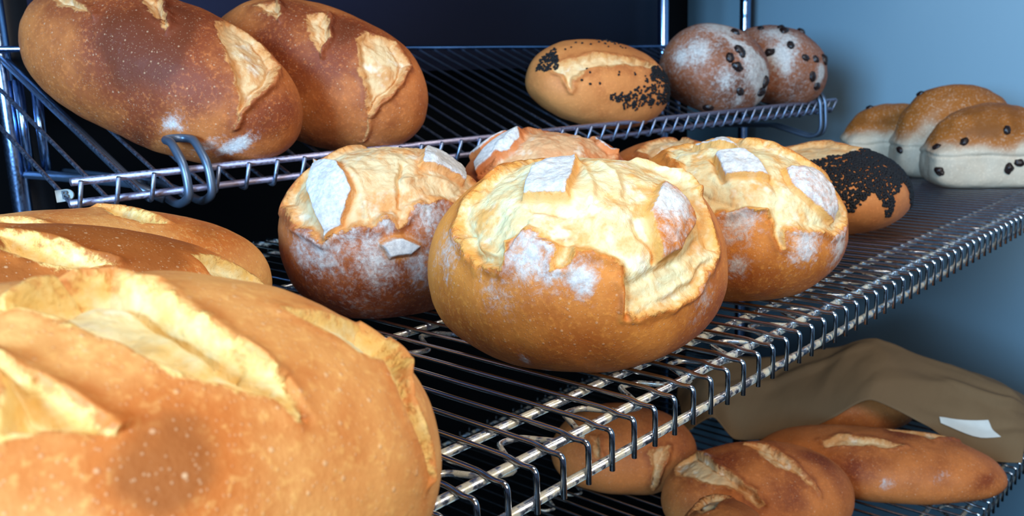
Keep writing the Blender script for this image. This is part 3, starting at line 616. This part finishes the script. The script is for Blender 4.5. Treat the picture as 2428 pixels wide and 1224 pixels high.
# tin loaves: flat-sided lower half set by the pan, domed crust above
def tin_loaf(x, y, ang, L, Wd, h1, h2, label, raisins, tilt_dome=0., sd=0):
    D, F = ico(7); e = 5.0
    r = (np.abs(D)**e).sum(-1)**(-1/e); Pb = D*r[:, None]
    e2 = 2.1; Pt = D*((np.abs(D)**e2).sum(-1)**(-1/e2))[:, None]
    k = sstep(D[:, 2], -.05, .35)[:, None]; Pm = Pb*(1-k)+Pt*k
    z = np.where(Pm[:, 2] > 0, h1+h2*Pm[:, 2], h1*(1+np.maximum(Pb[:, 2]*1.02, -1)))
    V = np.stack([Pm[:, 0]*L/2, Pm[:, 1]*Wd/2, z], -1)
    shoulder = np.exp(-((z-h1-.35)/.4)**2); V[:, :2] *= (1+.035*shoulder)[:, None]
    N = vnorm(V, F); S = V+sd
    hh = fbm(S, .35, sd)*.35+fbm(S, 1.4, sd+3)*.06-np.exp(-((z-h1-.02+.25*fbm(S, .5, 77))/.13)**2)*.09*(D[:, 2] < .4)
    V = V+N*(hh*sstep(V[:, 2], 0, .4))[:, None]; V[:, 2] = np.maximum(V[:, 2], 0)
    bake = sstep(z+.9*fbm(S, .3, 12), h1-.1, h1+h2*.5)*1.0+fbm(S, .6, sd+8)*.45
    bake = np.maximum(bake, .75*sstep(np.abs(V[:, 0]), L/2*.9, L/2)*(z < h1+.4)*(np.abs(V[:, 1]) > Wd*.36))
    me = mesh_np('tin_loaf', V*U, F, BT)
    for nm, arr in (('cut', np.full(len(D), -1.)), ('plate', np.full(len(D), -1.)), ('flour', .12*sstep(z, h1+.5, h1-.3)), ('bake', np.clip(bake, 0, 1.2))):
        me.attributes.new(nm, 'FLOAT', 'POINT').data.foreach_set('value', np.asarray(arr, np.float32))
    o = bpy.data.objects.new('tin_loaf', me); link(o); o.matrix_world = loaf_matrix('main', x, y, ang); tag(o, label, 'bread')
    for i, (u, v, w) in enumerate(raisins):
        d = np.array([u*L/2, v*Wd/2, w]); j = int(np.argmin(((V-d)**2).sum(1))); raisin(o, V[j], N[j], i+sd, .36)
    return o
ta = math.atan2(-.85, .53); ex = np.array([math.cos(ta), math.sin(ta)]); nx = np.array([.85, .53])
def tin_at(cx, cy, L, Wd, **kw):
    c = np.array([cx, cy])+ex*L/2+nx*Wd/2; return c
for (cx, cy, L, Wd, h1, h2, sd, lab, rs) in (
    (52.5, 7.4, 8.4, 5.6, 2.3, 3.5, 1, 'pale-sided tin loaf at the right end of the mid shelf, frontmost of three', [(-.95, -1, 1.3), (-.55, -1, 3.6), (-.98, -.6, 3.3), (.15, -1, 1.5), (.3, -1, 1.9), (0.1, -1, 4.2)]),
    (57.25, 11.35, 9.0, 5.6, 2.4, 4.7, 2, 'domed tin loaf in the middle of the three at the right end', [(-.99, -.7, 2.2), (-.6, 0, 6.4)]),
    (61.3, 17.1, 8.4, 5.4, 2.2, 3.1, 3, 'tin loaf rearmost of three, nearest the pale wall', [(-.5, -.1, 5.2)])):
    c = tin_at(cx, cy, L, Wd); tin_loaf(c[0], c[1], ta, L, Wd, h1, h2, lab, rs, 0, sd)

# ------------------------------------------------------------------ paper bag on the bottom shelf
FRIM = [(40.2, 19.6, -17.0), (40.74, 17.59, -15.43), (41.44, 16.11, -16.95), (42.96, 12.89, -16.39), (44.11, 10.42, -14.9), (45.17, 8.17, -13.32), (46.7, 4.92, -14.81), (47.95, 2.26, -16.9), (49.3, -.2, -17.0)]
TOPC = [(43.3, 22.2, -15.6), (44.6, 20.9, -13.6), (45.2, 19.6, -12.6), (47.0, 16.4, -12.3), (48.9, 13.0, -11.55), (50.4, 9.9, -10.75), (52.6, 5.2, -12.1), (54.2, 1.9, -14.0), (54.9, .6, -15.2)]
BACK = [(q[0]+3.2, q[1]+1.5, -16.95) for q in TOPC]
def crv(P, n):
    P = np.array(P, float); t = np.linspace(0, len(P)-1, n); i = np.minimum(t.astype(int), len(P)-2); f = (t-i)[:, None]
    p0 = P[np.maximum(i-1, 0)]; p1 = P[i]; p2 = P[i+1]; p3 = P[np.minimum(i+2, len(P)-1)]
    return p1+.35*f*(p2-p0)+f*f*(3*(p2-p1)-.35*(2*(p2-p0)+(p3-p1)))+f**3*(2*(p1-p2)+.35*((p2-p0)+(p3-p1)))
nu, nv = 110, 70
A, B, Cc = crv(FRIM, nu), crv(TOPC, nu), crv(BACK, nu); rows = []
for v in np.linspace(0, 2, nv):
    if v <= 1: rows.append(A*(1-v)+B*v+np.array([0, 0, .55])*math.sin(v*math.pi))
    else: rows.append(B*(2-v)+Cc*(v-1)+np.array([1.2, .6, .8])*math.sin((v-1)*math.pi))
G = np.concatenate(rows)
cr = -np.abs(fbm(G*np.array([1, 1, .6]), .16, 90, 2))*1.7+.3+fbm(G, .9, 95, 3)*.16-np.abs(fbm(G, .5, 44, 1))*.35
uu, vv = np.meshgrid(np.linspace(0, 1, nu), np.linspace(0, 2, nv)); uu, vv = uu.ravel(), vv.ravel()
for (u0, v0), (u1, v1), amp in (((.60, 0), (.76, .62), .9), ((.76, .6), (.97, .9), .7), ((.28, .05), (.42, 1.0), -.5), ((.16, .45), (.58, .8), .5), ((.70, .1), (.98, .5), -.5), ((.45, .2), (.60, .95), .4)):
    dx, dy = u1-u0, v1-v0; l2 = dx*dx+dy*dy
    tt = np.clip(((uu-u0)*dx+(vv-v0)*dy)/l2, 0, 1); d_ = np.hypot((uu-u0-tt*dx)*1.3, (vv-v0-tt*dy)*.6)
    cr += amp*np.maximum(0, 1-d_/.07)*np.minimum(1, vv*4+.15)*np.sin(np.clip(tt, .03, .97)*math.pi)**.5
G = G+cr[:, None]*np.array([-.5, -.2, .75])*np.repeat(np.concatenate([np.linspace(.25, 1, nv//2), np.linspace(1, 0, nv-nv//2)]), nu)[:, None]
G[:, 2] = np.maximum(G[:, 2], -16.98)
fa = [(r*nu+c, r*nu+c+1, (r+1)*nu+c+1, (r+1)*nu+c) for r in range(nv-1) for c in range(nu-1)]
bo = np.array((48., 10., -17.))
bag = bpy.data.objects.new('paper_bag', mesh_np('paper_bag', (G-bo)*U, fa, M_KRAFT)); link(bag); bag.location = W(*bo)
so = bag.modifiers.new('thick', 'SOLIDIFY'); so.thickness = .05*U; so.offset = 1
tag(bag, 'crumpled brown paper bag lying open over loaves on the bottom shelf', 'bag')
def on_bag(u, v): # point of the sheet
    j = int(v*(nv-1)); i = int(u*(nu-1)); return G[j*nu+i]
GG = G.reshape(nv, nu, 3)
def sheet(u, v):
    i, j = u*(nu-1), v*(nv-1); i0, j0 = int(i), int(j); f, g = i-i0, j-j0
    return (GG[j0, i0]*(1-f)+GG[j0, i0+1]*f)*(1-g)+(GG[j0+1, i0]*(1-f)+GG[j0+1, i0+1]*f)*g
LC = [np.array(q) for q in ((.768, .078), (.862, .215), (.776, .050), (.918, .140))]
LG = []
for r_ in np.linspace(0, 1, 7):
    for c_ in np.linspace(0, 1, 9):
        q = (LC[0]*(1-c_)+LC[1]*c_)*(1-r_)+(LC[2]*(1-c_)+LC[3]*c_)*r_; LG.append(sheet(*q))
LG = np.array(LG)
ln = np.cross(LG[8]-LG[0], LG[-9]-LG[0]); ln /= np.linalg.norm(ln); ln *= np.sign(ln@(np.array(CAMP)-LG[0]))
lf = [(r*9+c, r*9+c+1, (r+1)*9+c+1, (r+1)*9+c) for r in range(6) for c in range(8)]
lb = bpy.data.objects.new('sticker', mesh_np('sticker', (LG+ln*.14-bo)*U, lf, M_LABEL)); link(lb, bag)
tag(lb, 'blank white paper label')

GROUPS = {'round_loaf': 'crusty round loaves on the mid shelf', 'oval_loaf': 'oval slashed loaves', 'poppy_seed_loaf': 'poppy seed loaves',
          'raisin_loaf': 'raisin loaves on the tilted shelf', 'tin_loaf': 'tin loaves at the right end', 'wire_shelf': 'level chrome shelves',
          'shelf_post': 'rack posts', 'shelf_bracket': 'hooked shelf brackets'}
for o in COL.objects:
    k_ = o.name.split('.')[0]
    if o.parent is None and k_ in GROUPS: o['group'] = GROUPS[k_]
